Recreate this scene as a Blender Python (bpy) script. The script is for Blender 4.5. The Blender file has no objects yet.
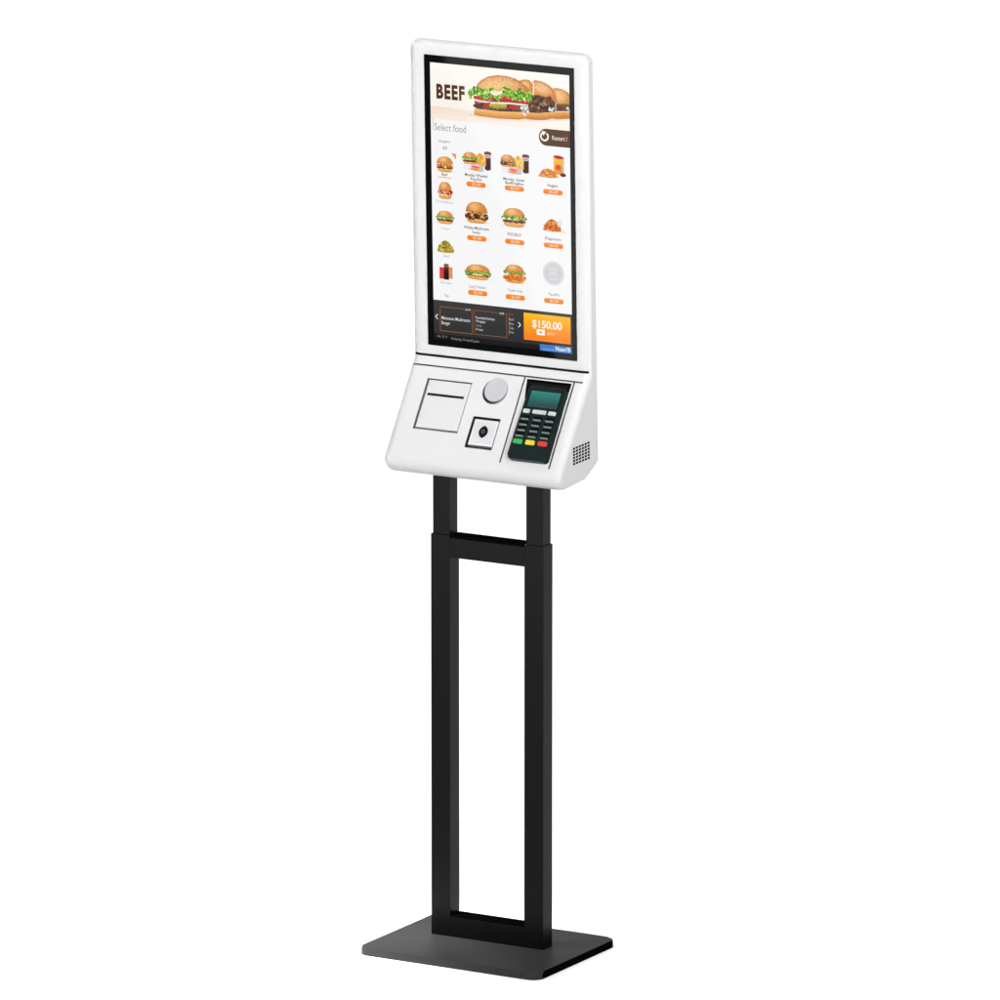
import bpy, bmesh, math, random
from mathutils import Vector, Matrix

random.seed(7)
R = math.radians
U = 0.0018                       # one drawing unit in metres
scene = bpy.context.scene
COL = scene.collection

# ------------------------------------------------------------------ camera
TH, EL, DIST = R(30.0), R(12.1), 9470 * U
target = Vector((15.2, 0, 466.5)) * U
cdir = Vector((math.sin(TH) * math.cos(EL), -math.cos(TH) * math.cos(EL), math.sin(EL)))
cam_data = bpy.data.cameras.new('camera')
cam = bpy.data.objects.new('camera', cam_data)
COL.objects.link(cam)
cam.location = target + cdir * DIST
cam.rotation_euler = (-cdir).to_track_quat('-Z', 'Y').to_euler()
cam_data.sensor_width = 36
cam_data.lens = 36 * 9.47
cam_data.clip_start = 0.5
cam_data.clip_end = 400
scene.camera = cam

# ------------------------------------------------------------------ studio light
world = bpy.data.worlds.new('World')
scene.world = world
world.use_nodes = True
bg = world.node_tree.nodes['Background']
bg.inputs['Color'].default_value = (1, 1, 1, 1)
bg.inputs['Strength'].default_value = 1.07


def area(name, loc, aim, w, h, power, roll=0.0, spread=180):
    l = bpy.data.lights.new(name, 'AREA')
    l.shape = 'RECTANGLE'
    l.size, l.size_y = w, h
    l.energy = power
    l.spread = R(spread)
    o = bpy.data.objects.new(name, l)
    COL.objects.link(o)
    o.location = loc
    q = (Vector(aim) - Vector(loc)).to_track_quat('-Z', 'Y')
    o.rotation_euler = (q.to_matrix() @ Matrix.Rotation(roll, 3, 'Z')).to_euler()
    return o


# two softboxes, one on each side of the camera, a little above the screen
area('right_softbox', (4.9, -4.1, 3.6), (0, 0, 1.5), 2.0, 1.6, 21.5, 0, 27)
area('left_softbox', (0.8, -5.9, 3.9), (0, 0, 1.5), 1.6, 1.6, 8.8, 0, 26)
# added unseen spot, put in to brighten the near left corner of the base plate
sl = bpy.data.lights.new('added_plate_spot', 'SPOT')
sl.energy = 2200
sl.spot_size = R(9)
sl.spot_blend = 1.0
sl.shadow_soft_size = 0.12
so = bpy.data.objects.new('added_plate_spot', sl)
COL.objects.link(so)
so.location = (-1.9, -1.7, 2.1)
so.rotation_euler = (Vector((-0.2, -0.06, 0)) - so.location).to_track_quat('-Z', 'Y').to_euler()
# strip softbox to the front left whose slanted edge mirrors in the screen glass
ga, gb = Vector((-2.10336, -3.32041, 0.79645)), Vector((-1.83574, -3.30717, 0.15547))
gdir = Vector((-0.491849, -0.841703, -0.222755))
edge = (gb - ga).normalized()
side = edge.cross(gdir).normalized()
if side.dot(Vector((-1.85386, -3.4542, 0.75109)) - ga) < 0:
    side = -side
sc_ = (ga + gb) / 2 + side * 0.4
strip = area('strip_softbox', sc_, sc_ - gdir, 0.8, 1.0, 20)
# the lamp shines along its local -Z, towards the kiosk
zz = gdir.normalized()
yy = (edge - zz * edge.dot(zz)).normalized()
xx = yy.cross(zz)
strip.rotation_euler = Matrix((xx, yy, zz)).transposed().to_euler()

scene.view_settings.view_transform = 'Standard'
scene.view_settings.look = 'None'
scene.view_settings.exposure = 0
scene.view_settings.gamma = 1
scene.view_settings.use_curve_mapping = False
scene.render.engine = 'CYCLES'
scene.cycles.max_bounces = 8
scene.render.filter_size = 1.7


# ------------------------------------------------------------------ materials
def lin(c):
    out = []
    for v in c:
        v = max(0.0, min(1.0, v / 255.0))
        out.append(v / 12.92 if v <= 0.04045 else ((v + 0.055) / 1.055) ** 2.4)
    return out


def mat(name, base, rough=0.4, spec=0.3, noise=0.0, bump=0.0, scale=300):
    m = bpy.data.materials.new(name)
    m.use_nodes = True
    nt = m.node_tree
    b = nt.nodes['Principled BSDF']
    b.inputs['Base Color'].default_value = (*base, 1)
    b.inputs['Roughness'].default_value = rough
    b.inputs['Specular IOR Level'].default_value = spec
    if noise or bump:
        tc = nt.nodes.new('ShaderNodeTexCoord')
        n = nt.nodes.new('ShaderNodeTexNoise')
        n.inputs['Scale'].default_value = scale
        n.inputs['Detail'].default_value = 4
        nt.links.new(tc.outputs['Object'], n.inputs['Vector'])
        if noise:
            mx = nt.nodes.new('ShaderNodeMapRange')
            mx.inputs['To Min'].default_value = max(0.0, rough - noise)
            mx.inputs['To Max'].default_value = min(1.0, rough + noise)
            nt.links.new(n.outputs['Fac'], mx.inputs['Value'])
            nt.links.new(mx.outputs['Result'], b.inputs['Roughness'])
        if bump:
            bp = nt.nodes.new('ShaderNodeBump')
            bp.inputs['Strength'].default_value = bump
            bp.inputs['Distance'].default_value = 0.0005
            nt.links.new(n.outputs['Fac'], bp.inputs['Height'])
            nt.links.new(bp.outputs['Normal'], b.inputs['Normal'])
    return m


def screen_mat(name, spec=0.04, rough=0.03):
    m = bpy.data.materials.new(name)
    m.use_nodes = True
    nt = m.node_tree
    b = nt.nodes['Principled BSDF']
    b.inputs['Base Color'].default_value = (0.002, 0.002, 0.002, 1)
    b.inputs['Roughness'].default_value = rough
    b.inputs['Specular IOR Level'].default_value = spec
    a = nt.nodes.new('ShaderNodeVertexColor')
    a.layer_name = 'pixels'
    nt.links.new(a.outputs['Color'], b.inputs['Emission Color'])
    b.inputs['Emission Strength'].default_value = 1.0
    return m


M_white = mat('white_plastic', (0.335, 0.335, 0.337), 0.38, 0.12, noise=0.02, scale=60)
M_door = mat('white_door_plastic', (0.325, 0.325, 0.328), 0.4, 0.2)
M_gap = mat('grey_gap', (0.06, 0.06, 0.06), 0.8, 0.05)
M_dark = mat('black_cavity', (0.006, 0.006, 0.006), 0.8, 0.02)
M_hole = mat('hole_shade', (0.02, 0.02, 0.02), 0.8, 0.03)  # shade inside scanner and sensor holes, put into the wall colour
M_seam = mat('pale_grey_gap', (0.09, 0.09, 0.09), 0.8, 0.05)
M_dial = mat('grey_dial', (0.245, 0.245, 0.255), 0.35, 0.3)
M_steel = mat('black_powder_coat', (0.0008, 0.0008, 0.0008), 0.3, 0.095, noise=0.03, bump=0.05, scale=900)
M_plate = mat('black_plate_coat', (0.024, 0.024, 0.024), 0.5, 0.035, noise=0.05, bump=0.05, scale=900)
M_edge = mat('flat_black', (0.0015, 0.0015, 0.0015), 0.8, 0.0)  # painted shade on the plate edges, also the black of the bar tops
M_bezel = mat('black_glass', (0.0005, 0.0005, 0.0005), 0.025, 0.045)
M_screen = screen_mat('lit_screen', 0.045, 0.03)
M_term = mat('teal_black_plastic', (0.0012, 0.0055, 0.0055), 0.35, 0.12, noise=0.05, scale=400)
M_key = mat('black_key', (0.0006, 0.0012, 0.0012), 0.5, 0.04)
M_keyface = mat('key_highlight_grey', (0.09, 0.115, 0.11), 0.5, 0.15)  # grey stands in for the highlight along each key's lower edge
M_wkey = mat('white_key', (0.27, 0.285, 0.28), 0.4, 0.2)
M_green = mat('green_key', (0.012, 0.20, 0.035), 0.35, 0.3)
M_yellow = mat('yellow_key', (0.36, 0.30, 0.008), 0.35, 0.3)
M_red = mat('red_key', (0.29, 0.016, 0.01), 0.35, 0.3)
M_floor = mat('white_studio_floor', (0.96, 0.96, 0.96), 1.0, 0.0)


# ------------------------------------------------------------------ helpers
def new_obj(name, me, parent=None, m=None):
    o = bpy.data.objects.new(name, me)
    COL.objects.link(o)
    if m is not None and not me.materials:
        me.materials.append(m)
    if parent is not None:
        o.parent = parent
    return o


def from_bm(name, bm, m, parent=None, smooth=35):
    bmesh.ops.recalc_face_normals(bm, faces=bm.faces)
    me = bpy.data.meshes.new(name)
    bm.to_mesh(me)
    bm.free()
    for mm in (m if isinstance(m, (list, tuple)) else [m]):
        me.materials.append(mm)
    if smooth:
        for p in me.polygons:
            p.use_smooth = True
        me.set_sharp_from_angle(angle=R(smooth))
    return new_obj(name, me, parent)


def weighted(o):
    w = o.modifiers.new('weighted', 'WEIGHTED_NORMAL')
    w.keep_sharp = True


def bm_box(bm, x0, x1, y0, y1, z0, z1, f=lambda v: v):
    vs = [bm.verts.new(f(Vector((x, y, z)))) for x in (x0, x1) for y in (y0, y1) for z in (z0, z1)]
    for q in ((0, 1, 3, 2), (4, 6, 7, 5), (0, 4, 5, 1), (2, 3, 7, 6), (0, 2, 6, 4), (1, 5, 7, 3)):
        bm.faces.new([vs[i] for i in q])


def bevel_all(bm, w, seg=2):
    bmesh.ops.bevel(bm, geom=list(bm.edges), offset=w, segments=seg, affect='EDGES', profile=0.5)


def tri_area2(pts):
    return sum(pts[i][0] * pts[(i + 1) % len(pts)][1] - pts[(i + 1) % len(pts)][0] * pts[i][1] for i in range(len(pts)))


def prism(bm, pts, h0, h1, f):
    """closed prism over a polygon; f maps (a, b, h) to a point"""
    lo = [bm.verts.new(f(a, b, h0)) for a, b in pts]
    hi = [bm.verts.new(f(a, b, h1)) for a, b in pts]
    bm.faces.new(lo[::-1])
    bm.faces.new(hi)
    n = len(pts)
    for i in range(n):
        bm.faces.new((lo[i], lo[(i + 1) % n], hi[(i + 1) % n], hi[i]))
    return hi


def rrect_pts(x0, x1, y0, y1, r, n=5):
    out = []
    for cx, cy, a0 in ((x1 - r, y1 - r, 0), (x0 + r, y1 - r, 90), (x0 + r, y0 + r, 180), (x1 - r, y0 + r, 270)):
        for k in range(n + 1):
            a = R(a0 + 90 * k / n)
            out.append((cx + r * math.cos(a), cy + r * math.sin(a)))
    return out


def plain_bevelled_prism(name, pts, h0, h1, f, m, parent, bev, seg=2):
    bm = bmesh.new()
    hi = prism(bm, pts, h0, h1, f)
    hs = set(hi)
    es = [e for e in bm.edges if e.verts[0] in hs and e.verts[1] in hs]
    bmesh.ops.bevel(bm, geom=es, offset=bev * U, segments=seg, affect='EDGES', profile=0.5)
    o = from_bm(name, bm, m, parent)
    weighted(o)
    return o


ZG = 466.5                                   # height of the drawing origin above the floor


def K(x, y, z):
    """stand coordinates (units, z from the drawing origin) to metres"""
    return Vector((x, y, z + ZG)) * U


SL, CL = math.sin(R(1.47)), math.cos(R(1.47))


def Hd(x, y, s):
    """head coordinates: x across, y depth behind the screen plane, s up the screen plane"""
    return K(x, 33.6 + y * CL - s * SL, 130 + y * SL + s * CL)


def Pn(x, t, n):
    """control panel coordinates: x across, t down the slope, n out of the panel"""
    y = -0.568 * t - 0.823 * n
    s = 2 - 0.823 * t + 0.568 * n
    return Hd(x, y, s)


# ------------------------------------------------------------------ floor
bm = bmesh.new()
vs = [bm.verts.new(v) for v in ((-40, -40, 0), (40, -40, 0), (40, 40, 0), (-40, 40, 0))]
bm.faces.new(vs)
floor = from_bm('floor', bm, M_floor, smooth=0)
floor['kind'] = 'structure'
floor['label'] = 'seamless white studio floor'

# ------------------------------------------------------------------ kiosk root
kiosk = bpy.data.objects.new('self_service_kiosk', None)
COL.objects.link(kiosk)
kiosk.empty_display_size = 0.1
kiosk['label'] = 'tall white self-service ordering kiosk with burger menu screen on a black frame stand'
kiosk['category'] = 'ordering kiosk'

# base plate; shade on its side and back edges put in as flat black
pts = rrect_pts(-104, 106.5, -82.6, 79.5, 12, 8)
bm = bmesh.new()
hi = prism(bm, pts, -466.4, -458.5, lambda a, b, h: K(a, b, h))
hs = set(hi)
es = [e for e in bm.edges if e.verts[0] in hs and e.verts[1] in hs]
bmesh.ops.bevel(bm, geom=es, offset=1.8 * U, segments=3, affect='EDGES', profile=0.5)
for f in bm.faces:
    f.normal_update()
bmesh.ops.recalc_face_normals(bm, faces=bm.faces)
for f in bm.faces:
    f.material_index = 0 if f.normal.z > 0.35 or f.normal.y < -0.12 else 1  # front edge keeps the plate coat, other edges get the black shade
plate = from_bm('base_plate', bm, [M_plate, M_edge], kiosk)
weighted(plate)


def bar(name, x0, x1, y0, y1, z0, z1, m=M_steel, parent=kiosk, bev=0.35):
    bm = bmesh.new()
    bm_box(bm, x0 * U, x1 * U, y0 * U, y1 * U, (z0 + ZG) * U, (z1 + ZG) * U)
    if bev:
        bevel_all(bm, bev * U, 2)
    o = from_bm(name, bm, m, parent)
    weighted(o)
    return o


for sx in (-1, 1):
    a, b = sorted((sx * 43.1, sx * 65.1))
    bar('post', a, b, 0, 19, -458.6, -42.6)
    a, b = sorted((sx * 44.3, sx * 63.6))
    bar('extension_post', a, b, 1.6, 17.8, -60, 34)
cb = bar('crossbar', -43.2, 43.2, 0.05, 19, -65.3, -45.2, bev=0.2)
bar('black_top_strip', -43.0, 43.0, 1.0, 18.6, -45.3, -42.5, M_edge, cb, bev=0.2)  # strip added to turn the top of the bar black
br_ = bar('bottom_rail', -43.2, 43.2, 0.05, 19, -458.55, -437.8, bev=0.2)
bar('black_top_strip', -43.0, 43.0, 1.0, 18.6, -437.9, -435.8, M_edge, br_, bev=0.2)  # same added black strip on the lower rail

# ------------------------------------------------------------------ head housing
# side profile in (y, s): rounded top, flat screen front, sloped panel, round nose, chamfered bottom
HX, HW = -2.75, 102.2                          # centre and half width


def fillet(p0, p1, p2, r, n):
    a = (Vector(p0) - Vector(p1)).normalized()
    b = (Vector(p2) - Vector(p1)).normalized()
    ang = math.acos(max(-1, min(1, a.dot(b))))
    t = r / math.tan(ang / 2)
    c = Vector(p1) + (a + b).normalized() * (r / math.sin(ang / 2))
    s0, s1 = Vector(p1) + a * t, Vector(p1) + b * t
    a0 = math.atan2(*(s0 - c).yx)
    a1 = math.atan2(*(s1 - c).yx)
    d = (a1 - a0 + math.pi) % (2 * math.pi) - math.pi
    out = [s0 + a * 0.5]
    out += [Vector((c.x + r * math.cos(a0 + d * k / n), c.y + r * math.sin(a0 + d * k / n))) for k in range(n + 1)]
    out.append(s1 + b * 0.5)
    return out


DEP, TOP = 14.0, 323.5
corner = [((0, TOP), 6, 6), ((0, 2.0), 1.5, 3), ((-76.6, -109.0), 13.5, 16), ((-10.6, -105.8), 4.0, 3),
          ((9.0, -96.6), 2.0, 3), ((DEP + 3.0, -91.0), 2.0, 3), ((DEP, TOP), 6, 6)]
prof = []
nC = len(corner)
for i, (p, r, n) in enumerate(corner):
    prof += fillet(corner[i - 1][0], p, corner[(i + 1) % nC][0], r, n)
sgn = 1 if tri_area2([(p.x, p.y) for p in prof]) > 0 else -1
norms = []
nP = len(prof)
for i in range(nP):
    e0 = (prof[i] - prof[i - 1]).normalized()
    e1 = (prof[(i + 1) % nP] - prof[i]).normalized()
    e = (e0 + e1).normalized()
    norms.append(Vector((e.y, -e.x)) * sgn)      # outward
bm = bmesh.new()
rings = []
NA = 8
RX = 9.0
stations = [(-HW + RX * (1 - math.sin(R(90 * k / NA))), 1 - math.cos(R(90 * k / NA))) for k in range(NA, 0, -1)]
stations += [(-HW + RX, 0), (-HW + RX + 0.6, 0)]
stations += [(-x, q) for x, q in reversed(stations)]
for x, q in stations:
    rings.append([bm.verts.new(Hd(HX + x, p.x - n.x * (5.0 if n.x < 0 else 3.0) * q,
                                  p.y - n.y * (10.0 if n.y > 0 else 3.0 + 8.0 * max(0.0, -n.x)) * q)) for p, n in zip(prof, norms)])
for r0, r1 in zip(rings, rings[1:]):
    for i in range(nP):
        j = (i + 1) % nP
        bm.faces.new((r0[i], r0[j], r1[j], r1[i]))
for rg, rev in ((rings[0], False), (rings[-1], True)):
    f = bm.faces.new(rg[::-1] if rev else rg)
    bmesh.ops.inset_region(bm, faces=[f], thickness=0.5 * U)
bmesh.ops.remove_doubles(bm, verts=bm.verts, dist=1e-6)
housing = from_bm('housing', bm, M_white, kiosk, smooth=0)

# cut-outs: grooves, door hole, scanner hole, reader pocket, vents
cutters = []


def cutter(build, m):
    bm = bmesh.new()
    build(bm)
    c = from_bm('cutter', bm, m, None, smooth=0)
    cutters.append(c)
    md = housing.modifiers.new('cut', 'BOOLEAN')
    md.operation = 'DIFFERENCE'
    md.solver = 'EXACT'
    md.material_mode = 'TRANSFER'
    md.object = c


def rect(x0, x1, t0, t1):
    return [(x0, t0), (x1, t0), (x1, t1), (x0, t1)]


DOOR = (-80.2, -28.4, 24.6, 79.8)
SCAN = (-16.0, 15.6, 59.4, 93.4)
cutter(lambda bm: prism(bm, rect(-110, 97.2, 1.0, 3.4), -3, 4, lambda a, b, h: Hd(a, -h, b)), M_dark)
cutter(lambda bm: prism(bm, rect(-110, 94.2, 10.3, 12.0), -2.2, 4, Pn), M_gap)
cutter(lambda bm: prism(bm, rect(27.8, 29.5, 11.5, 105.2), -2.25, 4, Pn), M_gap)
cutter(lambda bm: prism(bm, rect(84.2, 85.9, 11.6, 105.9), -2.3, 4, Pn), M_gap)
cutter(lambda bm: prism(bm, rect(*DOOR), -3, 4, Pn), M_seam)
cutter(lambda bm: prism(bm, rrect_pts(*SCAN, 1.5, 3), -5, 4, Pn), M_hole)
cutter(lambda bm: prism(bm, [(31.6, 13.4), (82.6, 13.4), (82.4, 30), (81.4, 47), (80, 60), (39, 60), (38, 45), (33.5, 26)],
                        -8, 4, Pn), M_dark)
cutter(lambda bm: prism(bm, [(-0.1 + 14.0 * math.cos(R(a)), 30.6 + 14.0 * math.sin(R(a))) for a in range(0, 360, 9)],
                        -2.6, 4, Pn), M_hole)


def vents(bm):
    for i in range(6):
        for j in range(6):
            y = -34.0 + 5.85 * i
            s = -68.2 - 3.12 * j
            prism(bm, [(y - 2.2, s - 1.15), (y + 2.2, s - 1.15), (y + 2.2, s + 1.15), (y - 2.2, s + 1.15)],
                  -4, 6, lambda a, b, h: Hd(HX + HW + h, a, b))


cutter(vents, M_dark)
bpy.context.view_layer.update()
dg = bpy.context.evaluated_depsgraph_get()
me = bpy.data.meshes.new_from_object(housing.evaluated_get(dg), preserve_all_data_layers=True, depsgraph=dg)
housing.modifiers.clear()
housing.data = me
me.name = 'housing'
for p in me.polygons:
    p.use_smooth = True
me.set_sharp_from_angle(angle=R(38))
weighted(housing)
for c in cutters:
    d = c.data
    bpy.data.objects.remove(c)
    bpy.data.meshes.remove(d)

# ------------------------------------------------------------------ control panel fittings
door = plain_bevelled_prism('receipt_door', rect(DOOR[0] + 2.3, DOOR[1] - 1.1, DOOR[2] + 1.3, DOOR[3] - 2.4), -3.1, -0.5, Pn,
                            M_door, kiosk, 0.3)
plain_bevelled_prism('paper_slot', rect(-75.2, -33.2, 40.2, 42.6), -0.4, 0.25, Pn, M_dark, door, 0.2)
dial = [(1.0 + 12.7 * math.cos(R(a)), 29.3 + 12.7 * math.sin(R(a))) for a in range(0, 360, 6)]
plain_bevelled_prism('proximity_sensor', dial, -2.7, 1.5, Pn, M_dial, kiosk, 1.1, 3)
scan = plain_bevelled_prism('scanner_window', rect(SCAN[0] + 2.6, SCAN[1] - 1.5, SCAN[2] + 2.6, SCAN[3] - 3.8), -5.1, -0.3, Pn,
                            mat('white_scanner_rim', (0.36, 0.36, 0.36), 0.35, 0.2), kiosk, 0.4)
plain_bevelled_prism('scanner_face', rect(SCAN[0] + 4.8, SCAN[1] - 3.2, SCAN[2] + 4.8, SCAN[3] - 6.2), -0.6, 0.0, Pn,
                     mat('pale_grey_scanner_face', (0.31, 0.31, 0.325), 0.35, 0.2), scan, 0.2)


def eye_pts(cx, ct, w, h, n=14):
    """pointed oval"""
    out = []
    for k in range(n):
        a = 2 * math.pi * k / n
        c, s = math.cos(a), math.sin(a)
        rr = 1.0 + 0.16 * abs(s) ** 6
        out.append((cx + w * c * (0.93 + 0.07 * abs(c)), ct + h * s * rr))
    return out


eye = plain_bevelled_prism('scanner_lens', eye_pts(0.2, 74.9, 5.2, 5.8), -0.2, 0.35, Pn,
                           mat('black_lens', (0.002, 0.002, 0.002), 0.15, 0.15), scan, 0.15)

ring = bmesh.new()
n = 24
vo = [ring.verts.new(Pn(0.1 + 1.9 * math.cos(2 * math.pi * k / n), 74.7 + 1.9 * math.sin(2 * math.pi * k / n), 0.42)) for k in range(n)]
vi = [ring.verts.new(Pn(0.1 + 1.2 * math.cos(2 * math.pi * k / n), 74.7 + 1.2 * math.sin(2 * math.pi * k / n), 0.46)) for k in range(n)]
for k in range(n):
    ring.faces.new((vo[k], vo[(k + 1) % n], vi[(k + 1) % n], vi[k]))
from_bm('lens_ring', ring, mat('grey_ring', (0.05, 0.05, 0.055), 0.3, 0.3), scan)

# ------------------------------------------------------------------ screen bezel (black glass frame)
BX0, BX1, BS0, BS1 = -87.2, 85.0, 12.6, 309.6
DX0, DX1, DS0, DS1 = -80.4, 79.7, 19.6, 302.0
bm = bmesh.new()


def frame_loop(h, o0, o1):
    return [bm.verts.new(Hd(x, -h, s)) for x, s in ((BX0 + o0, BS0 + o0), (BX1 - o0, BS0 + o0), (BX1 - o0, BS1 - o0), (BX0 + o0, BS1 - o0))], \
           [bm.verts.new(Hd(x, -h, s)) for x, s in ((DX0 - o1, DS0 - o1), (DX1 + o1, DS0 - o1), (DX1 + o1, DS1 + o1), (DX0 - o1, DS1 + o1))]


b_out, b_in = frame_loop(-0.5, 0, 0)
f_out, f_in = frame_loop(0.75, 0.25, 0)
for i in range(4):
    j = (i + 1) % 4
    bm.faces.new((f_out[i], f_out[j], f_in[j], f_in[i]))
    bm.faces.new((b_out[i], b_out[j], f_out[j], f_out[i]))
    bm.faces.new((f_in[i], f_in[j], b_in[j], b_in[i]))
    bm.faces.new((b_in[i], b_in[j], b_out[j], b_out[i]))
bezel = from_bm('screen_bezel', bm, M_bezel, kiosk, smooth=0)


# ------------------------------------------------------------------ screen artwork
class Art:
    """flat coloured shapes on the lit display, stacked in thin sheets"""

    def __init__(self, place):
        self.v, self.f, self.c, self.place = [], [], [], place
        self.z = 0.0

    def up(self, d=0.006):
        self.z += d

    def add(self, pts, cols, faces, z=None):
        b = len(self.v)
        z = self.z if z is None else z
        self.v += [self.place(x, y, z) for x, y in pts]
        self.c += cols
        self.f += [[b + i for i in f] for f in faces]

    def poly(self, pts, col, z=None):
        self.add(pts, [col] * len(pts), [list(range(len(pts)))], z)

    def band(self, x0, x1, top, bot, colf, nx=16, ny=4):
        """strip between two curves top(t), bot(t), coloured by colf(t, s)"""
        pts, cols, fs = [], [], []
        for i in range(nx + 1):
            t = i / nx
            x = x0 + (x1 - x0) * t
            ya, yb = top(t), bot(t)
            for j in range(ny + 1):
                s = j / ny
                pts.append((x, ya + (yb - ya) * s))
                cols.append(colf(t, s))
        for i in range(nx):
            for j in range(ny):
                a = i * (ny + 1) + j
                fs.append([a, a + 1, a + ny + 2, a + ny + 1])
        self.add(pts, cols, fs)
        self.up()

    def ell(self, cx, cy, rx, ry, col, n=10, rot=0.0, col2=None, z=None):
        pts = [(cx, cy)]
        for k in range(n):
            a = 2 * math.pi * k / n
            x, y = rx * math.cos(a), ry * math.sin(a)
            pts.append((cx + x * math.cos(rot) - y * math.sin(rot), cy + x * math.sin(rot) + y * math.cos(rot)))
        self.add(pts, [col2 or col] + [col] * n, [[0, 1 + k, 1 + (k + 1) % n] for k in range(n)], z)

    def build(self, name, m, parent):
        me = bpy.data.meshes.new(name)
        me.from_pydata([tuple(p) for p in self.v], [], self.f)
        at = me.color_attributes.new('pixels', 'FLOAT_COLOR', 'POINT')
        for i, c in enumerate(self.c):
            at.data[i].color = (*lin(c), 1)
        me.materials.append(m)
        return new_obj(name, me, parent)


def mixc(a, b, t):
    return tuple(a[i] + (b[i] - a[i]) * t for i in range(3))


def jit(c, d):
    k = random.uniform(-d, d)
    return tuple(v + k * (0.7 + 0.3 * v / 255) for v in c)


# artwork grid: g() turns layout numbers into display units (x across, v down from the top left corner)
def gx(a, b):
    return -575.38 + 1.152876 * a - 0.015053 * b


def gv(a, b):
    return -17.2 - 0.10576 * a + 1.018941 * b


def g(a, b):
    return gx(a, b), gv(a, b)


art = Art(lambda x, v, z: Hd(x, -(0.02 + z), 302.0 - v))
KX, KV = 1.153, 1.02                       # display units per layout step
W0, V1 = DX1 - DX0, DS1 - DS0

_fontcache = {}


def text(s, a, b, h, col, w=None, bold=0.0, align='L', shear=0.0, space=1.0):
    """lettering: a, b = layout position of the left (or centre) of the base line, h = cap height, w = total width"""
    key = (s, bold, shear)
    if key not in _fontcache:
        cu = bpy.data.curves.new('t', 'FONT')
        cu.body = s
        cu.size = 1.0
        cu.offset = bold
        cu.shear = shear
        cu.space_character = space
        cu.resolution_u = 3
        ob = bpy.data.objects.new('t', cu)
        COL.objects.link(ob)
        bpy.context.view_layer.update()
        d = bpy.context.evaluated_depsgraph_get()
        me = ob.evaluated_get(d).to_mesh()
        vv = [(v.co.x, v.co.y) for v in me.vertices]
        ff = [list(p.vertices) for p in me.polygons]
        ob.evaluated_get(d).to_mesh_clear()
        bpy.data.objects.remove(ob)
        bpy.data.curves.remove(cu)
        _fontcache[key] = (vv, ff)
    vv, ff = _fontcache[key]
    if not vv:
        return
    x0, x1 = min(v[0] for v in vv), max(v[0] for v in vv)
    k = h * KV / 0.70
    kx = k if w is None else w * KX / (x1 - x0)
    X, V = g(a, b)
    off = 0 if align == 'L' else -(x1 - x0) * kx / 2
    art.add([(X + off + (vx - x0) * kx, V - vy * k) for vx, vy in vv], [col] * len(vv), ff)
    art.up(0.003)


def rrect(a, b, w, h, r, col, col2=None):
    """rounded rectangle centred at layout a, b"""
    X, V = g(a, b)
    w, h = w * KX, h * KV
    pts = rrect_pts(X - w / 2, X + w / 2, V - h / 2, V + h / 2, min(r * KV, w / 2 - .01, h / 2 - .01), 5)
    cols = [mixc(col, col2, (p[1] - (V - h / 2)) / h) if col2 else col for p in pts]
    art.add([(X, V)] + pts, [mixc(col, col2, .5) if col2 else col] + cols,
            [[0, 1 + k, 1 + (k + 1) % len(pts)] for k in range(len(pts))])
    art.up()


def outline(a0, b0, a1, b1, t, col):
    """thin rectangular frame between two layout corners"""
    X0, V0 = g(a0, b0)
    X1, V1_ = X0 + (a1 - a0) * KX, V0 + (b1 - b0) * KV
    for (p, q, r, s) in ((X0, X1, V0, V0 + t), (X0, X1, V1_ - t, V1_), (X0, X0 + t, V0 + t, V1_ - t), (X1 - t, X1, V0 + t, V1_ - t)):
        art.poly([(p, r), (q, r), (q, s), (p, s)], col)
    art.up()


def specks(cx, cy, rx, ry, n, cols, r0, r1, clip=None):
    for _ in range(n):
        for _t in range(20):
            x, y = random.uniform(-1, 1), random.uniform(-1, 1)
            if x * x + y * y < 1:
                break
        X, Y = cx + x * rx, cy + y * ry
        if clip and X > clip:
            continue
        r = random.uniform(r0, r1)
        art.ell(X, Y, r, r * random.uniform(.5, 1), jit(random.choice(cols), 14), 6, random.uniform(0, 3), z=art.z + random.random() * 0.005)
    art.up(0.01)


BUN = ((246, 190, 122), (222, 146, 74), (176, 98, 42))
GREENS = ((120, 176, 40), (70, 140, 30), (168, 208, 70), (40, 100, 24))
MEAT = ((74, 40, 24), (104, 60, 36), (50, 26, 16), (140, 88, 54))


def bun_top(x, y, w, h, seeds=0, tone=0.0, clip=None):
    """dome from its base line y upwards"""
    def top(t):
        u = 2 * t - 1
        return y - h * (max(0.0, 1 - abs(u) ** 2.6)) ** 0.55

    def col(t, s):
        u = 2 * t - 1
        hl = max(0, 1 - ((u + .25) ** 2) / .35 - ((s - .35) ** 2) / .25)
        c = mixc(BUN[1], BUN[0], hl)
        c = mixc(c, BUN[2], min(1, .55 * abs(u) ** 3 + .45 * (s < .12) + .25 * max(0, s - .75) * 4 + tone))
        return jit(c, 9)
    art.band(x - w / 2, x + w / 2, top, lambda t: y + h * .06 * math.cos(3 * (2 * t - 1)), col, 22, 7)
    if seeds:
        specks(x, y - h * .55, w * .36, h * .32, seeds, [(246, 214, 164), (232, 190, 130), (190, 116, 58)], w * .008, w * .014, clip)


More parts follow.
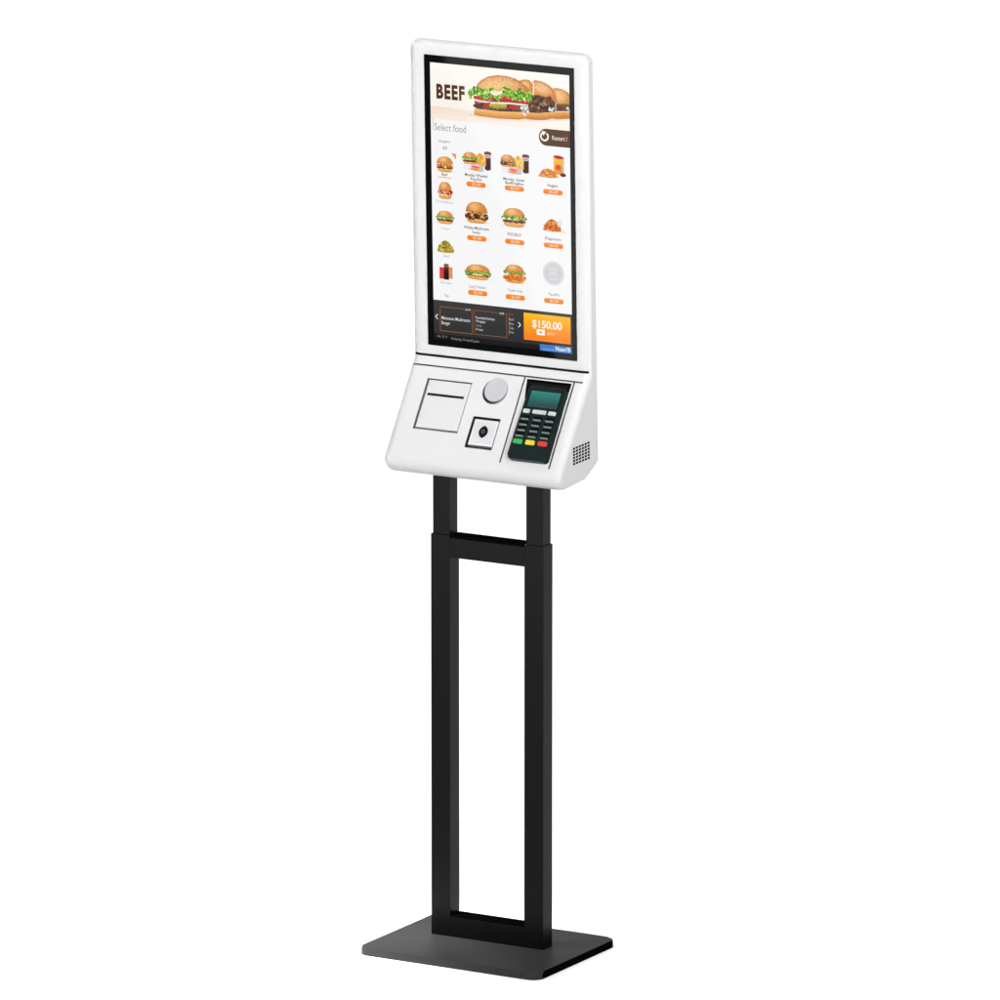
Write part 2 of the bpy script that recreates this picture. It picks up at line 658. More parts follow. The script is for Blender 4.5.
def lettuce(x, y, w, h, n=12):
    ph = random.uniform(0, 6)

    def top(t):
        return y - h * .5 + h * .22 * math.sin(t * n * 1.7 + ph)

    def bot(t):
        return y + h * .35 + h * .38 * math.sin(t * n * 2.3 + ph * 2) * (1 if 0.03 < t < .97 else .3)
    art.band(x - w / 2, x + w / 2, top, bot, lambda t, s: jit(random.choice(GREENS), 18), 3 * n, 4)
    specks(x, y, w * .46, h * .36, n * 2, [(204, 230, 130), (54, 120, 30), (150, 200, 60), (236, 244, 190)], h * .06, h * .16)


def layer(x, y, w, h, cols, d=16, rough=.15, nx=16):
    e = [random.uniform(-rough, rough) for _ in range(nx + 1)]
    e2 = [random.uniform(-rough, rough) for _ in range(nx + 1)]
    art.band(x - w / 2, x + w / 2, lambda t: y - h / 2 * (1 - .5 * abs(2 * t - 1) ** 5) + h * e[int(t * nx + .5)],
             lambda t: y + h / 2 * (1 - .5 * abs(2 * t - 1) ** 5) + h * e2[int(t * nx + .5)],
             lambda t, s: jit(random.choice(cols), d), nx, 2)


def bun_base(x, y, w, h):
    def bot(t):
        u = 2 * t - 1
        return y + h * (1 - abs(u) ** 4) ** .6 if abs(u) < 1 else y

    def col(t, s):
        return jit(mixc(mixc((244, 190, 116), (224, 148, 70), s), BUN[2], .5 * (s > .8) + .2 * abs(2 * t - 1) ** 4), 8)
    art.band(x - w / 2, x + w / 2, lambda t: y, bot, col, 18, 4)


def burger(a, b, w, h, kind='green'):
    """burger centred at layout a, b with layout size w, h"""
    x, y = g(a, b)
    w, h = w * KX, h * KV
    art.band(x - w * .56, x + w * .60, lambda t: y + h * .42, lambda t: y + h * (.44 + .10 * math.sin(math.pi * t)),
             lambda t, s: mixc((226, 220, 196), (246, 244, 238), s), 10, 2)
    bun_base(x, y + h * .27, w * .86, h * .22)
    if kind == 'green':
        layer(x, y + h * .20, w * .9, h * .17, MEAT)
        layer(x + w * .1, y + h * .1, w * .6, h * .09, [(196, 50, 34), (222, 90, 60), (170, 30, 24)])
        layer(x - w * .1, y + h * .1, w * .4, h * .07, [(246, 240, 224), (238, 220, 190)])
        bun_top(x, y + h * .02, w * .9, h * .5, 22)
        lettuce(x, y + h * .03, w * 1.0, h * .2)
    elif kind == 'meat':
        layer(x, y + h * .16, w * .96, h * .34, MEAT, 20)
        bun_top(x, y + h * .02, w * .92, h * .52, 18, .05)
        specks(x, y + h * .11, w * .46, h * .15, 40, [(84, 44, 24), (54, 28, 16), (206, 150, 80), (240, 214, 160), (226, 168, 60), (120, 70, 40)], w * .015, w * .05)
    elif kind == 'stack':
        layer(x, y + h * .2, w * .9, h * .16, MEAT)
        layer(x, y + h * .08, w * .94, h * .16, [(214, 110, 40), (236, 150, 56), (180, 80, 30)])
        bun_top(x, y + h * .0, w * .94, h * .48, 8)
        specks(x, y + h * .06, w * .42, h * .14, 26, [(206, 70, 30), (240, 200, 110), (120, 150, 40), (90, 40, 20), (244, 226, 190)], w * .02, w * .06)
    elif kind == 'bacon':
        layer(x, y + h * .26, w * .84, h * .14, [(246, 206, 120), (250, 226, 160), (120, 60, 30)])
        layer(x, y + h * .08, w * 1.0, h * .26, [(176, 30, 40), (206, 60, 50), (140, 20, 30), (240, 190, 160)], 20)
        bun_top(x, y + h * .0, w * .86, h * .48, 8)
        specks(x, y + h * .1, w * .48, h * .12, 22, [(190, 24, 40), (240, 214, 190), (150, 20, 30)], w * .02, w * .06)
    elif kind == 'crisp':
        layer(x, y + h * .2, w * 1.0, h * .3, [(232, 140, 40), (214, 110, 30), (246, 176, 80), (190, 90, 24)], 16)
        layer(x + w * .05, y + h * .0, w * .7, h * .1, [(206, 60, 36), (228, 100, 60)])
        bun_top(x, y - h * .08, w * .86, h * .4, 16)
        lettuce(x, y - h * .06, w * .96, h * .15)
    elif kind == 'long':
        layer(x, y + h * .2, w * .96, h * .2, [(150, 90, 40), (110, 64, 30), (180, 120, 50)])
        bun_top(x, y + h * .05, w * .98, h * .52, 26)
        lettuce(x, y + h * .08, w * 1.02, h * .24, 16)
        layer(x - w * .02, y + h * .18, w * .4, h * .08, [(246, 240, 220), (238, 226, 180)])


def heap(a, b, w, h, cols, n):
    x, y = g(a, b)
    w, h = w * KX, h * KV
    art.band(x - w / 2, x + w / 2, lambda t: y + h / 2 - h * (1 - abs(2 * t - 1) ** 2.2), lambda t: y + h / 2 + h * .08 * math.sin(math.pi * t),
             lambda t, s: jit(random.choice(cols), 16), 12, 4)
    for _ in range(n):
        t = random.uniform(-.9, .9)
        yy = y + h * .45 - random.random() * h * .9 * (1 - abs(t) ** 2.2)
        art.ell(x + t * w / 2, yy, w * random.uniform(.03, .075), h * random.uniform(.05, .11), jit(random.choice(cols), 22), 7, random.uniform(0, 3),
                z=art.z + random.random() * .005)
    art.up(.01)


def cup(a, b, w, h, body, liq):
    x, y = g(a, b)
    w, h = w * KX, h * KV
    art.band(x - w / 2, x + w / 2, lambda t: y - h / 2 + h * .03 * math.sin(math.pi * t), lambda t: y + h / 2 - (h * .06 * abs(2 * t - 1)),
             lambda t, s: jit(mixc(body, liq, .2 + .8 * math.sin(math.pi * t)), 10), 8, 6)
    art.ell(x, y - h * .40, w * .62, h * .12, (150, 70, 64), 14, col2=(90, 36, 34))
    art.up()
    art.ell(x, y - h * .26, w * .60, h * .10, (214, 206, 206), 14, col2=(170, 120, 116))
    art.up()
    art.poly([(x - w * .05, y - h * .12), (x + w * .22, y - h * .12), (x + w * .18, y + h * .42), (x - w * .03, y + h * .42)], (44, 14, 14))
    art.up()


def pill(a, b, price='$5.00'):
    rrect(a, b, 19.5, 5.0, 2.4, (252, 146, 36), (242, 122, 10))
    text(price, a + .4, b + 1.25, 2.6, (255, 222, 180), 8.5, 0.01, 'C')


def meal(a, b, kind):
    """combo: burger, fries and drink over a white carton"""
    cup(a + 11.5, b + .5, 6.2, 19, (120, 40, 40), (70, 16, 18))
    X, V = g(a + 4, b - 3)
    art.band(X - 5.5, X + 6.5, lambda t: V - 5.5 + 5 * abs(2 * t - .9), lambda t: V + 8, lambda t, s: jit(random.choice([(240, 186, 80), (226, 158, 50)]), 16), 8, 5)
    for k in range(26):
        t = random.uniform(-1, 1)
        xx = X + .5 + t * 5.6
        yy = V + random.uniform(-3.5, 5) + 2.5 * abs(t)
        art.ell(xx, yy, .6, random.uniform(2, 3.4), jit(random.choice([(248, 204, 96), (238, 176, 60), (252, 222, 140), (214, 146, 40)]), 12), 6,
                random.uniform(-.4, .4), z=art.z + random.random() * .005)
    art.up(.01)
    burger(a - 6.5, b - 2.6, 15.5, 13, kind)
    X, V = g(a - 3, b + 6.5)
    art.band(X - 11.2, X + 12, lambda t: V - 3.2 + .8 * t, lambda t: V + 4.4 - abs(t - .62) * 3, lambda t, s: jit((236, 236, 240) if t < .8 else (196, 199, 206), 4), 10, 2)
    art.ell(X + 2.5, V - .6, 5.6, 1.5, (240, 130, 140), 12, 0.08, (226, 84, 110))
    art.up()
    art.ell(X + 2.0, V + 1.9, 6.4, 1.3, (250, 170, 70), 12, 0.08, (240, 120, 40))
    art.up()


# background sheets
def sheet(v0, v1, col, col2=None, x0=None, x1=None):
    x0 = DX0 if x0 is None else x0
    x1 = DX1 if x1 is None else x1
    c2 = col2 or col
    art.add([(x0, v0), (x1, v0), (x1, v1), (x0, v1)], [col, col, c2, c2], [[0, 1, 2, 3]])


FOOT = gv(433, 299.6)
art.z = 0.0
sheet(0, V1, (246, 246, 247))
art.up()
art.z = 0.01
# header picture: cream wall, peach table top
hb = gv(433, 117.8)
art.band(DX0, DX1, lambda t: 0, lambda t: hb, lambda t, s: mixc((252, 249, 242), (247, 240, 230), s * (1 - .5 * t)), 6, 5)
pt = gv(431, 105)
art.band(DX0, DX1, lambda t: pt + 5 * t, lambda t: hb, lambda t, s: mixc(mixc((243, 220, 202), (250, 233, 218), s), (252, 244, 236), min(1, t * 1.1)), 8, 3)
text('BEEF', 436.6, 97.0, 13.4, (82, 42, 14), 28.4, 0.048, space=1.17)


def hz(u, w):
    """header picture layout (its own grid, 8.7 steps to one)"""
    return g(465 + u / 8.7, 65 + w / 8.7)


def hpoly_band(up_, lo, colf, nx=36, ny=5):
    """band between two poly-lines in header picture layout"""
    def at(pl, t):
        u = pl[0][0] + (pl[-1][0] - pl[0][0]) * t
        for (a, b), (c, d) in zip(pl, pl[1:]):
            if u <= c or (c, d) == pl[-1]:
                k = 0 if c == a else (u - a) / (c - a)
                return u, b + (d - b) * k
    pts, cols, fs = [], [], []
    for i in range(nx + 1):
        t = i / nx
        u, wa = at(up_, t)
        _, wb = at(lo, t)
        for j in range(ny + 1):
            s = j / ny
            x, v = hz(u, wa + (wb - wa) * s)
            pts.append((min(x, DX1), v))
            cols.append(colf(t, s))
    for i in range(nx):
        for j in range(ny):
            a = i * (ny + 1) + j
            fs.append([a, a + 1, a + ny + 2, a + ny + 1])
    art.add(pts, cols, fs)
    art.up()


def hspecks(u, w, ru, rw, n, cols, r0, r1):
    x, v = hz(u, w)
    specks(x, v, ru / 8.7 * KX, rw / 8.7 * KV, n, cols, r0, r1, DX1 - .6)


def bunc(t, s):
    hl = max(0, 1 - ((t - .38) / .5) ** 2 - ((s - .45) / .55) ** 2)
    c = mixc((210, 132, 64), (246, 198, 138), hl)
    c = mixc(c, (160, 84, 32), .5 * max(0, 1 - s * 7) + .25 * max(0, t - .85) * 6)
    return jit(c, 10)


art.z = 0.03
# soft shade on the table under the burgers (part of the picture shown)
hpoly_band([(40, 425), (915, 460)], [(40, 440), (300, 485), (560, 490), (915, 486)], lambda t, s: mixc((226, 196, 172), (247, 232, 218), s), 20, 3)
# third burger, cut by the edge of the picture
hpoly_band([(790, 340), (925, 340)], [(790, 405), (925, 405)], lambda t, s: jit(random.choice(MEAT), 16), 10, 3)
hpoly_band([(766, 412), (925, 408)], [(760, 468), (800, 474), (925, 468)], lambda t, s: jit(mixc((236, 172, 92), (196, 112, 44), s), 7), 10, 3)
hpoly_band([(755, 215), (775, 203), (830, 210), (885, 236), (915, 268), (925, 285)], [(755, 300), (790, 335), (840, 345), (925, 345)], bunc, 18, 6)
hpoly_band([(800, 342), (925, 342)], [(800, 356), (925, 362)], lambda t, s: jit(random.choice([(90, 120, 30), (60, 96, 24), (150, 50, 30)]), 16), 10, 2)
hspecks(898, 386, 20, 15, 12, [(230, 230, 232), (200, 200, 206), (244, 244, 244)], .7, 1.2)
# second burger
hpoly_band([(540, 262), (640, 255), (770, 275), (785, 330)], [(540, 412), (660, 425), (785, 408)], lambda t, s: jit(random.choice(MEAT), 22), 26, 8)
hpoly_band([(535, 412), (640, 420), (775, 408)], [(535, 470), (620, 480), (700, 480), (775, 462)], lambda t, s: jit(mixc((240, 180, 100), (198, 112, 44), s), 7), 20, 3)
hpoly_band([(585, 150), (610, 134), (665, 145), (725, 176), (765, 212), (790, 262), (800, 330)],
           [(585, 268), (640, 262), (700, 285), (740, 272), (770, 318), (800, 345)], bunc, 24, 6)
hpoly_band([(465, 140), (520, 127), (562, 134), (588, 170), (598, 225)], [(465, 240), (520, 245), (560, 250), (598, 250)], bunc, 16, 6)
hpoly_band([(590, 150), (602, 150)], [(594, 262), (606, 262)], lambda t, s: (250, 226, 186), 2, 3)
hspecks(690, 205, 90, 45, 40, [(246, 208, 156), (222, 160, 98), (196, 120, 62)], .35, .7)
hspecks(850, 260, 60, 40, 26, [(240, 200, 148), (222, 160, 98), (180, 104, 50)], .35, .7)
hspecks(660, 335, 100, 62, 70, [(60, 32, 20), (104, 62, 40), (140, 92, 62), (44, 22, 14), (160, 120, 90)], .8, 2.2)
hspecks(752, 384, 22, 22, 16, [(226, 228, 234), (190, 196, 206), (244, 244, 246)], .7, 1.3)
# front burger
hpoly_band([(85, 268), (200, 262), (400, 270), (560, 300)], [(85, 330), (200, 352), (400, 368), (555, 372)],
           lambda t, s: jit(random.choice([(150, 46, 26), (196, 60, 34), (120, 40, 22), (214, 150, 90), (170, 110, 60)]), 20), 40, 6)
hpoly_band([(70, 350), (95, 328), (560, 330), (565, 350)], [(70, 352), (100, 378), (300, 402), (560, 415), (565, 400)], lambda t, s: jit(random.choice(MEAT), 18), 40, 5)
hpoly_band([(82, 378), (300, 402), (552, 412)], [(82, 425), (120, 440), (300, 464), (470, 474), (552, 462)],
           lambda t, s: jit(mixc(mixc((244, 190, 112), (220, 142, 62), min(1, s * 1.3)), (150, 80, 30), max(0, s - .8) * 3), 6), 34, 5)
hspecks(310, 362, 230, 28, 60, [(70, 36, 20), (110, 64, 38), (140, 84, 50), (46, 24, 14)], .7, 1.7)
hpoly_band([(75, 290), (130, 306), (240, 322), (400, 326), (545, 338)], [(75, 302), (130, 318), (240, 334), (400, 341), (545, 358)], lambda t, s: jit((250, 243, 232), 6), 26, 3)
hpoly_band([(165, 330), (225, 322)], [(165, 362), (225, 372)], lambda t, s: jit((190, 32, 26), 20), 8, 3)
hpoly_band([(215, 335), (290, 332), (365, 345)], [(215, 368), (290, 384), (365, 378)], lambda t, s: jit(mixc((206, 196, 70), (140, 130, 30), s), 10), 12, 4)
hpoly_band([(388, 348), (455, 352)], [(388, 378), (455, 392)], lambda t, s: jit((186, 34, 26), 20), 8, 3)
hpoly_band([(78, 262), (140, 275)], [(84, 292), (140, 304)], lambda t, s: jit((200, 40, 28), 14), 6, 3)
hpoly_band([(320, 288), (440, 282), (550, 315)], [(320, 318), (440, 332), (550, 345)], lambda t, s: jit(mixc((216, 46, 28), (160, 22, 18), s), 14), 16, 3)
hpoly_band([(92, 205), (110, 162), (150, 126), (205, 98), (285, 88), (370, 98), (440, 120), (500, 155), (540, 190), (575, 235), (585, 275)],
           [(92, 225), (150, 250), (300, 262), (450, 260), (585, 285)], bunc, 44, 9)
hspecks(330, 150, 180, 52, 120, [(248, 214, 164), (240, 190, 130), (222, 158, 96), (210, 138, 80)], .35, .8)
LT = [(28, 238), (60, 205), (110, 182), (150, 205), (200, 222), (260, 232), (320, 225), (380, 205), (430, 225), (480, 232), (530, 238), (585, 268)]
LB = [(28, 262), (60, 268), (100, 250), (150, 275), (185, 318), (215, 278), (260, 272), (290, 322), (320, 275), (380, 262), (430, 300), (470, 322), (510, 305), (585, 322)]
hpoly_band(LT, LB, lambda t, s: jit(random.choice(GREENS), 22), 52, 6)
for u in range(40, 585, 26):
    hspecks(u, 236 + 22 * math.sin(u * .05) + (u > 400) * 25, 26, 34, 10, [(190, 222, 90), (110, 190, 30), (60, 136, 24), (150, 210, 50), (34, 96, 20), (222, 238, 150)], .6, 1.9)
hpoly_band([(225, 222), (280, 228), (330, 222)], [(225, 246), (275, 268), (330, 246)], lambda t, s: jit((250, 232, 208), 8), 10, 3)
hspecks(522, 388, 32, 42, 36, [(228, 228, 222), (196, 198, 190), (246, 246, 242), (160, 166, 158)], .8, 1.8)

art.z = 0.05
# select food row
text('Select food', 434.6, 129.4, 7.2, (112, 112, 116), 31.5, -0.008)
Xc, Vc = g(432.9, 117)
art.poly([(Xc, Vc), (Xc + .5, Vc), (Xc + .5, Vc + 13), (Xc, Vc + 13)], (170, 170, 174))
text('category', 438.2, 141.4, 2.9, (110, 110, 112), 12.2)
text('All', 442.6, 148.9, 3.4, (90, 90, 92), 4.4)
art.z = 0.05
# restart button, running off the right edge of the screen
X, V = g(546, 137.2)
hh = 8.4 * KV
pl = [(DX1 - .02, V - hh), (DX1 - .02, V + hh)] + [(X - hh * math.sin(R(a)) * .95, V + hh * math.cos(R(a))) for a in range(0, 181, 12)]
art.poly(pl, (86, 52, 26))
art.up()
X, V = g(544.5, 136.4)
for k in range(22):
    a0, a1 = R(-50 + 300 * k / 22), R(-50 + 300 * (k + 1) / 22)
    art.poly([(X + r_ * math.cos(a) * 1.0, V + r_ * math.sin(a)) for r_, a in ((3.2, a0), (5.0, a0), (5.0, a1), (3.2, a1))], (250, 246, 240))
art.poly([(X - 3.0, V - 5.6), (X + 2.2, V - 4.6), (X - 1.4, V - 0.6)], (250, 246, 240))
art.up()
text('Restart !', 552.2, 139.8, 4.2, (240, 228, 214), 14.6, 0.01)

art.z = 0.05
# category column
burger(445, 163.8, 18, 16, 'stack')
X, V = g(451.4, 152.6)
art.poly([(X, V), (X + 5.6, V + .4), (X + 5.6, V + 6.6)], (238, 148, 70))
art.up()
text('Beef', 444.8, 175.4, 3.0, (60, 60, 60), 5.6, 0.01, 'C')
X, V = g(438, 175.8)
art.poly([(X, V), (X + 15.6, V + .3), (X + 15.6, V + 1.2), (X, V + .9)], (244, 160, 84))
art.up()
art.z = 0.05
burger(445.2, 190, 15.5, 17.5, 'bacon')
text('Pork & Bacon', 444.6, 202.6, 2.5, (150, 150, 152), 16.6, 0, 'C')
art.z = 0.05
burger(445.2, 217, 18.5, 13.5, 'green')
text('Chicken', 445.4, 229.4, 2.3, (160, 160, 162), 8.2, 0, 'C')
art.z = 0.05
heap(445.6, 246, 17.5, 11.5, [(190, 176, 50), (120, 140, 30), (222, 200, 110), (150, 110, 40), (210, 150, 50), (90, 110, 30)], 70)
art.z = 0.05
text('Salad', 446, 257, 2.6, (150, 150, 152), 6.2, 0, 'C')
for da, bod, lq, ww in ((-4.2, (206, 30, 40), (230, 60, 70), 5.4), (4.2, (214, 110, 50), (236, 150, 90), 5.2)):
    X, V = g(446 + da, 272.6)
    art.band(X - ww / 2, X + ww / 2, lambda t: V - 5.6, lambda t: V + 6.2, lambda t, s: jit(mixc(bod, lq, math.sin(math.pi * t)), 10), 6, 4)
X, V = g(446.4, 271.8)
art.band(X - 2.9, X + 2.9, lambda t: V - 8, lambda t: V + 8, lambda t, s: jit(mixc((120, 50, 34), (36, 14, 12), min(1, s * 1.6)), 10), 6, 6)
art.ell(X, V - 6.6, 3.0, 2.0, (160, 110, 90), 12, col2=(110, 50, 40))
art.up()
text('Drinks', 446.2, 284, 2.6, (150, 150, 152), 10.4, 0, 'C')
art.z = 0.05
text('Top', 446.4, 297, 3.0, (100, 100, 102), 4.6, 0, 'C')

DK = (66, 64, 66)
# menu grid
art.z = 0.05
meal(476.5, 160.5, 'green')
art.z = 0.05
text('Monday Wheeled', 476.4, 176.4, 2.9, DK, 22.4, 0.014, 'C')
text('King Box', 476.6, 180.2, 2.9, DK, 11.6, 0.014, 'C')
pill(476.3, 184.2)
art.z = 0.05
meal(514.4, 163.5, 'meat')
art.z = 0.05
text('Monday, Sweet', 514.2, 180.6, 2.9, DK, 21.2, 0.014, 'C')
text('BeefKingBox', 514.8, 184.4, 2.9, DK, 18.6, 0.014, 'C')
pill(514.6, 188.2)
art.z = 0.05
# nuggets with a yellow tub and a dip
X, V = g(558.6, 165.5)
art.band(X - 5.6, X + 4.6, lambda t: V - 8.6 + .8 * t, lambda t: V + 9, lambda t, s: jit(mixc((250, 196, 40), (232, 140, 20), s), 10), 6, 6)
art.band(X + 4.6, X + 6.4, lambda t: V - 8, lambda t: V + 8, lambda t, s: jit((206, 196, 196), 8), 2, 4)
art.ell(X, V - 8.4, 6.2, 1.8, (196, 40, 30), 12, 0.08, (150, 24, 24))
art.up()
art.ell(X - .6, V + 2, 3.4, 3.2, (230, 104, 20), 12, 0, (206, 50, 30))
art.up()
heap(548.2, 172.6, 20, 8.5, [(232, 146, 56), (206, 112, 36), (246, 180, 92), (180, 90, 28)], 46)
X, V = g(563, 175)
art.ell(X, V, 3.6, 2.0, (120, 40, 24), 12, 0, (70, 16, 12))
art.up()
art.z = 0.05
text('Nuggets', 552.6, 186.6, 2.8, DK, 10.2, 0.01, 'C')
pill(553, 191.9)

art.z = 0.05
burger(476.8, 212.4, 24.5, 21.5, 'meat')
text('Whisky Mushroom', 476.6, 229.2, 2.9, DK, 25.4, 0.014, 'C')
text('Swiss', 476.6, 233.4, 2.7, DK, 7.6, 0.01, 'C')
pill(477, 238)
art.z = 0.05
burger(514.4, 217.2, 25.5, 19.5, 'green')
art.z = 0.05
text('ROCHELLE', 514.7, 235.6, 3.0, DK, 13.4, 0.01, 'C')
pill(515, 241.6)
art.z = .05
X, V = g(553.4, 229)
art.poly([(X - 14, V + 1.6), (X - 4, V - 2), (X + 8, V - 1.6), (X + 16, V + 2.6)], (238, 230, 204))
art.up()
heap(552.2, 224.6, 18.5, 11.5, [(226, 124, 36), (196, 88, 24), (244, 164, 64), (166, 70, 20)], 60)
X, V = g(559.6, 223)
art.ell(X, V, 2.6, 3.4, (222, 218, 214), 12, .3, (236, 234, 232))
art.up()
art.z = 0.05
text('Popcorn', 553.2, 239.9, 2.9, DK, 15.6, 0.01, 'C')
pill(553.6, 245.3)

art.z = 0.05
burger(478.1, 271.8, 26, 16, 'long')
text('Long Chicken', 477.6, 288.2, 2.9, (90, 88, 92), 16.8, 0, 'C')
pill(477.9, 292.9)
art.z = 0.05
burger(514.8, 273.6, 23, 19, 'crisp')
text('Tender crisp', 515.3, 291.6, 2.8, (90, 92, 100), 14.4, 0, 'C')
pill(515.6, 297.1)
art.z = .05
X, V = g(553.6, 273)
art.ell(X, V, 12.4, 12.4, (222, 222, 224), 36, 0, (214, 214, 217))
art.up()
art.ell(X, V, 10.2, 10.2, (208, 208, 212), 36, 0, (212, 212, 216))
art.up()
for k, s in enumerate(('TACO', 'PIE', 'soon')):
    text(s, 553.6, 270 + 5 * k, 3.2, (228, 228, 230), (10, 7, 9)[k], 0.01, 'C')
text('TacoPie', 554, 295.4, 2.8, DK, 11, 0, 'C')
pill(554, 300.7)

art.z = 0.02
# footer bar with the basket
art.up()
art.add([(DX0, FOOT), (DX1, FOOT), (DX1, V1), (DX0, V1)], [(56, 56, 58)] * 2 + [(40, 40, 42)] * 2, [[0, 1, 2, 3]])
art.up()
sheet(gv(434, 333.6), V1, (22, 22, 23), (12, 12, 13))
art.up()
outline(439.6, 306.2, 472.6, 331.2, .8, (140, 88, 48))
outline(474.0, 309.8, 507.0, 334.6, .8, (128, 84, 50))
X, V = g(508.6, 313.4)
art.poly([(X, V), (X + .7, V), (X + .7, V + 23), (X, V + 23)], (128, 84, 50))
art.up()
LT_ = (222, 220, 218)
art.z = 0.2
text('Monsoon Mushroom', 441.6, 319.4, 3.2, LT_, 28.6, 0.012)
text('Burger', 441.6, 324.4, 3.2, LT_, 8.6, 0.012)
text('x1', 465.4, 310.4, 2.0, LT_, 4.6, 0.012)
art.z = 0.2
text('RochelleChicken', 476, 318.6, 2.4, LT_, 19, 0.006)
text('Wrapper', 476, 322.2, 2.4, LT_, 10, 0.006)
text('Cola', 476.4, 326.6, 2.2, (170, 170, 170), 5.4)
text('Fries', 476.4, 330.4, 2.2, LT_, 6.8)
text('x2', 499.6, 314.0, 2.0, LT_, 4.6, 0.012)
for k, s in enumerate(('Beef', 'Box', 'Cola', 'Fries')):
    text(s, 509.6, 320.2 + 4.3 * k, 2.5, (190, 190, 190), 4.6)
text('Del', 509.4, 315.0, 2.0, (160, 80, 60), 4.6)
for a, b, d in ((436.8, 316.8, -1), (519.6, 324.6, 1)):
    X, V = g(a, b)
    for sg in (-1, 1):
        art.poly([(X + d * .9, V), (X + d * 2.1, V), (X - d * .5, V + sg * 2.6), (X - d * 1.6, V + sg * 2.6)], (244, 244, 244))
art.up()
art.z = 0.2
text('No. 12  4', 437.4, 337.4, 2.2, (150, 150, 150), 9.4)
text('Ordering: 10 units/2 guest', 451.4, 339.9, 2.3, (150, 150, 150), 28)
X0_, V0_ = g(524, 312.2)
X1_ = gx(571, 341)
Vb = gv(524, 339.2)
art.band(X0_, min(X1_, DX1 - 1.2), lambda t: V0_, lambda t: Vb, lambda t, s: mixc((252, 190, 24), (248, 132, 26), min(1, s * 1.15)), 4, 6)
text('$150.00', 532.6, 326.7, 7.4, (255, 250, 236), 29.6, 0.022)
X, V = g(541.2, 332)
art.poly([(X - 4.6, V - 2.9), (X + 4.6, V - 2.9), (X + 4.6, V + 2.9), (X - 4.6, V + 2.9)], (255, 250, 240))
art.up()
art.poly([(X - 1.2, V - 1.6), (X + 2, V), (X - 1.2, V + 1.6)], (214, 110, 50))
art.up()
text('pay', 547.4, 334.2, 3.6, (255, 226, 190), 8.4, -0.01, 'L', 0.25)
X, V = g(540.3, 343.6)
art.poly([(X, V), (DX1 - .8, V), (DX1 - .8, V + 7.6), (X, V + 7.6)], (62, 124, 200))
art.up()
text('Powered', 543, 349.4, 2.0, (150, 190, 232), 11)
text("Nuori'B", 556, 350.2, 4.2, (244, 248, 252), 14.6, 0.016)
screen = art.build('display', M_screen, kiosk)
screen['label'] = 'lit menu screen with a BEEF banner and rows of burgers'

# ------------------------------------------------------------------ card terminal in the pocket
TN0 = -1.0                                  # it leans: top sits deeper than its foot


def Tm(x, t, n):
    """terminal coordinates in units: x across, t down, n out"""
    k = (t - 21) / 80.0
    xs = 60.4 + (x - 60.4) * (0.97 + 0.05 * k)
    return Pn(xs, t, TN0 + n + 2.2 * k)


term = bpy.data.objects.new('card_terminal', None)
COL.objects.link(term)
term.location = Pn(60.4, 60, 0)
term.empty_display_size = 0.03
term['label'] = 'small dark green-black card terminal with teal screen and keypad docked in the kiosk panel'
term['category'] = 'card reader'
bpy.context.view_layer.update()
TI = Matrix.Translation(-term.location)


def tpart(name, o):
    o.data.transform(TI)
    o.parent = term
    return o


def tprism(name, pts, n0, n1, m, bev=0.5, seg=2, fmap=Tm):
    return tpart(name, plain_bevelled_prism(name, pts, n0, n1, fmap, m, None, bev, seg))


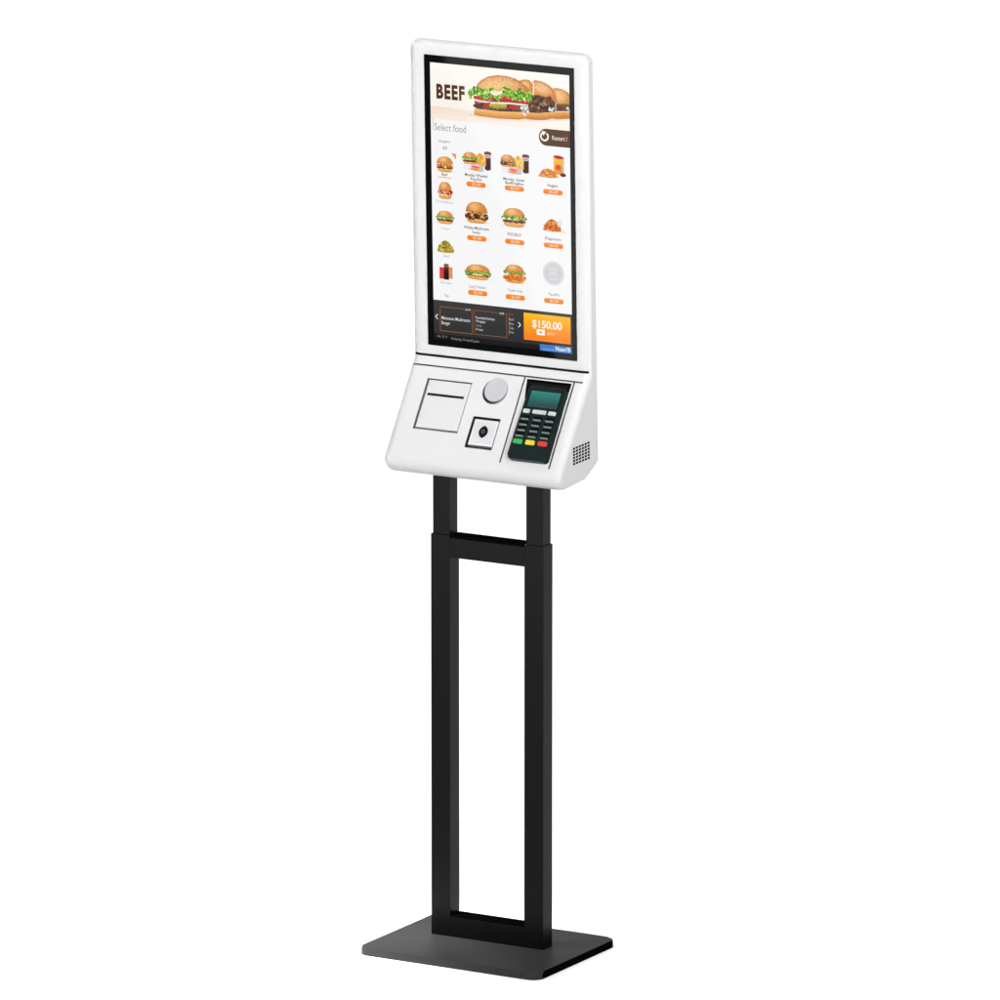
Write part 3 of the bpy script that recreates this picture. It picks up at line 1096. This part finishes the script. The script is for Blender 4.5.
# body: rounded slab, its foot curling down to the panel
bm = bmesh.new()
body_pts = rrect_pts(38.4, 82.6, 21.2, 101.5, 4.0, 5)
hi = prism(bm, body_pts, -3.0, 5.5, Tm)
hs = set(hi)
bmesh.ops.bevel(bm, geom=[e for e in bm.edges if e.verts[0] in hs and e.verts[1] in hs], offset=1.8 * U, segments=4, affect='EDGES', profile=0.5)
o = tpart('body', from_bm('body', bm, M_term, None))
weighted(o)
tprism('screen_surround', rrect_pts(41.4, 79.6, 24.6, 46.6, 1.6, 4), 5.3, 5.75, mat('gloss_black', (0.002, 0.004, 0.004), 0.15, 0.15), 0.15)
tprism('lower_lip', rrect_pts(40.2, 80.8, 90.0, 99.6, 2.5, 4), 5.2, 6.3, M_term, 0.7, 3)
ta = Art(lambda x, v, z: Tm(x, v, 5.85 + z))
ta.band(43.2, 77.4, lambda t: 27.0, lambda t: 44.4,
        lambda t, s: mixc(mixc((42, 136, 126), (38, 86, 86), min(1, s * 1.3)), (38, 66, 72), max(0, s - .55) * 1.8), 8, 6)
tpart('display', ta.build('display', screen_mat('lit_lcd', 0.1, 0.1), None))

for x, w in ((44.6, 7.6), (59.4, 15.6), (74.2, 8.6)):
    tprism('soft_key', rrect_pts(x - w / 2, x + w / 2, 47.3, 51.6, 1.0, 3), 5.3, 6.6, M_wkey, 0.35)


def key(x, t):
    bm = bmesh.new()
    f = lambda a, b, h: Tm(a, b, h)
    # dark sloping cap, the highlight on its lower face coloured in grey
    x0, x1 = x - 4.9, x + 4.9
    pr = [(t - 2.2, 5.3), (t - 2.0, 6.3), (t + 1.3, 7.0), (t + 2.8, 5.7), (t + 2.8, 5.3)]
    L = [bm.verts.new(f(x0 + (0.5 if 0 < i < 4 else 0), a, h)) for i, (a, h) in enumerate(pr)]
    Rr = [bm.verts.new(f(x1 - (0.5 if 0 < i < 4 else 0), a, h)) for i, (a, h) in enumerate(pr)]
    for i in range(4):
        fc = bm.faces.new((L[i], L[i + 1], Rr[i + 1], Rr[i]))
        fc.material_index = 1 if i == 2 else 0
    bm.faces.new(L)
    bm.faces.new(Rr)
    return tpart('key', from_bm('key', bm, [M_key, M_keyface], None, smooth=0))


for r in range(4):
    for c in range(3):
        key(45.6 + 14.1 * c, 56.3 + 6.15 * r)
for c, (m, lb) in enumerate(((M_green, 'green enter key'), (M_yellow, 'yellow clear key'), (M_red, 'red cancel key'))):
    x = 45.6 + 14.1 * c
    o = tprism('function_key', rrect_pts(x - 5.2, x + 5.2, 80.2, 85.4, 1.6, 4), 5.3, 7.0, m, 0.7, 3)
    o['label'] = lb

bpy.context.view_layer.update()
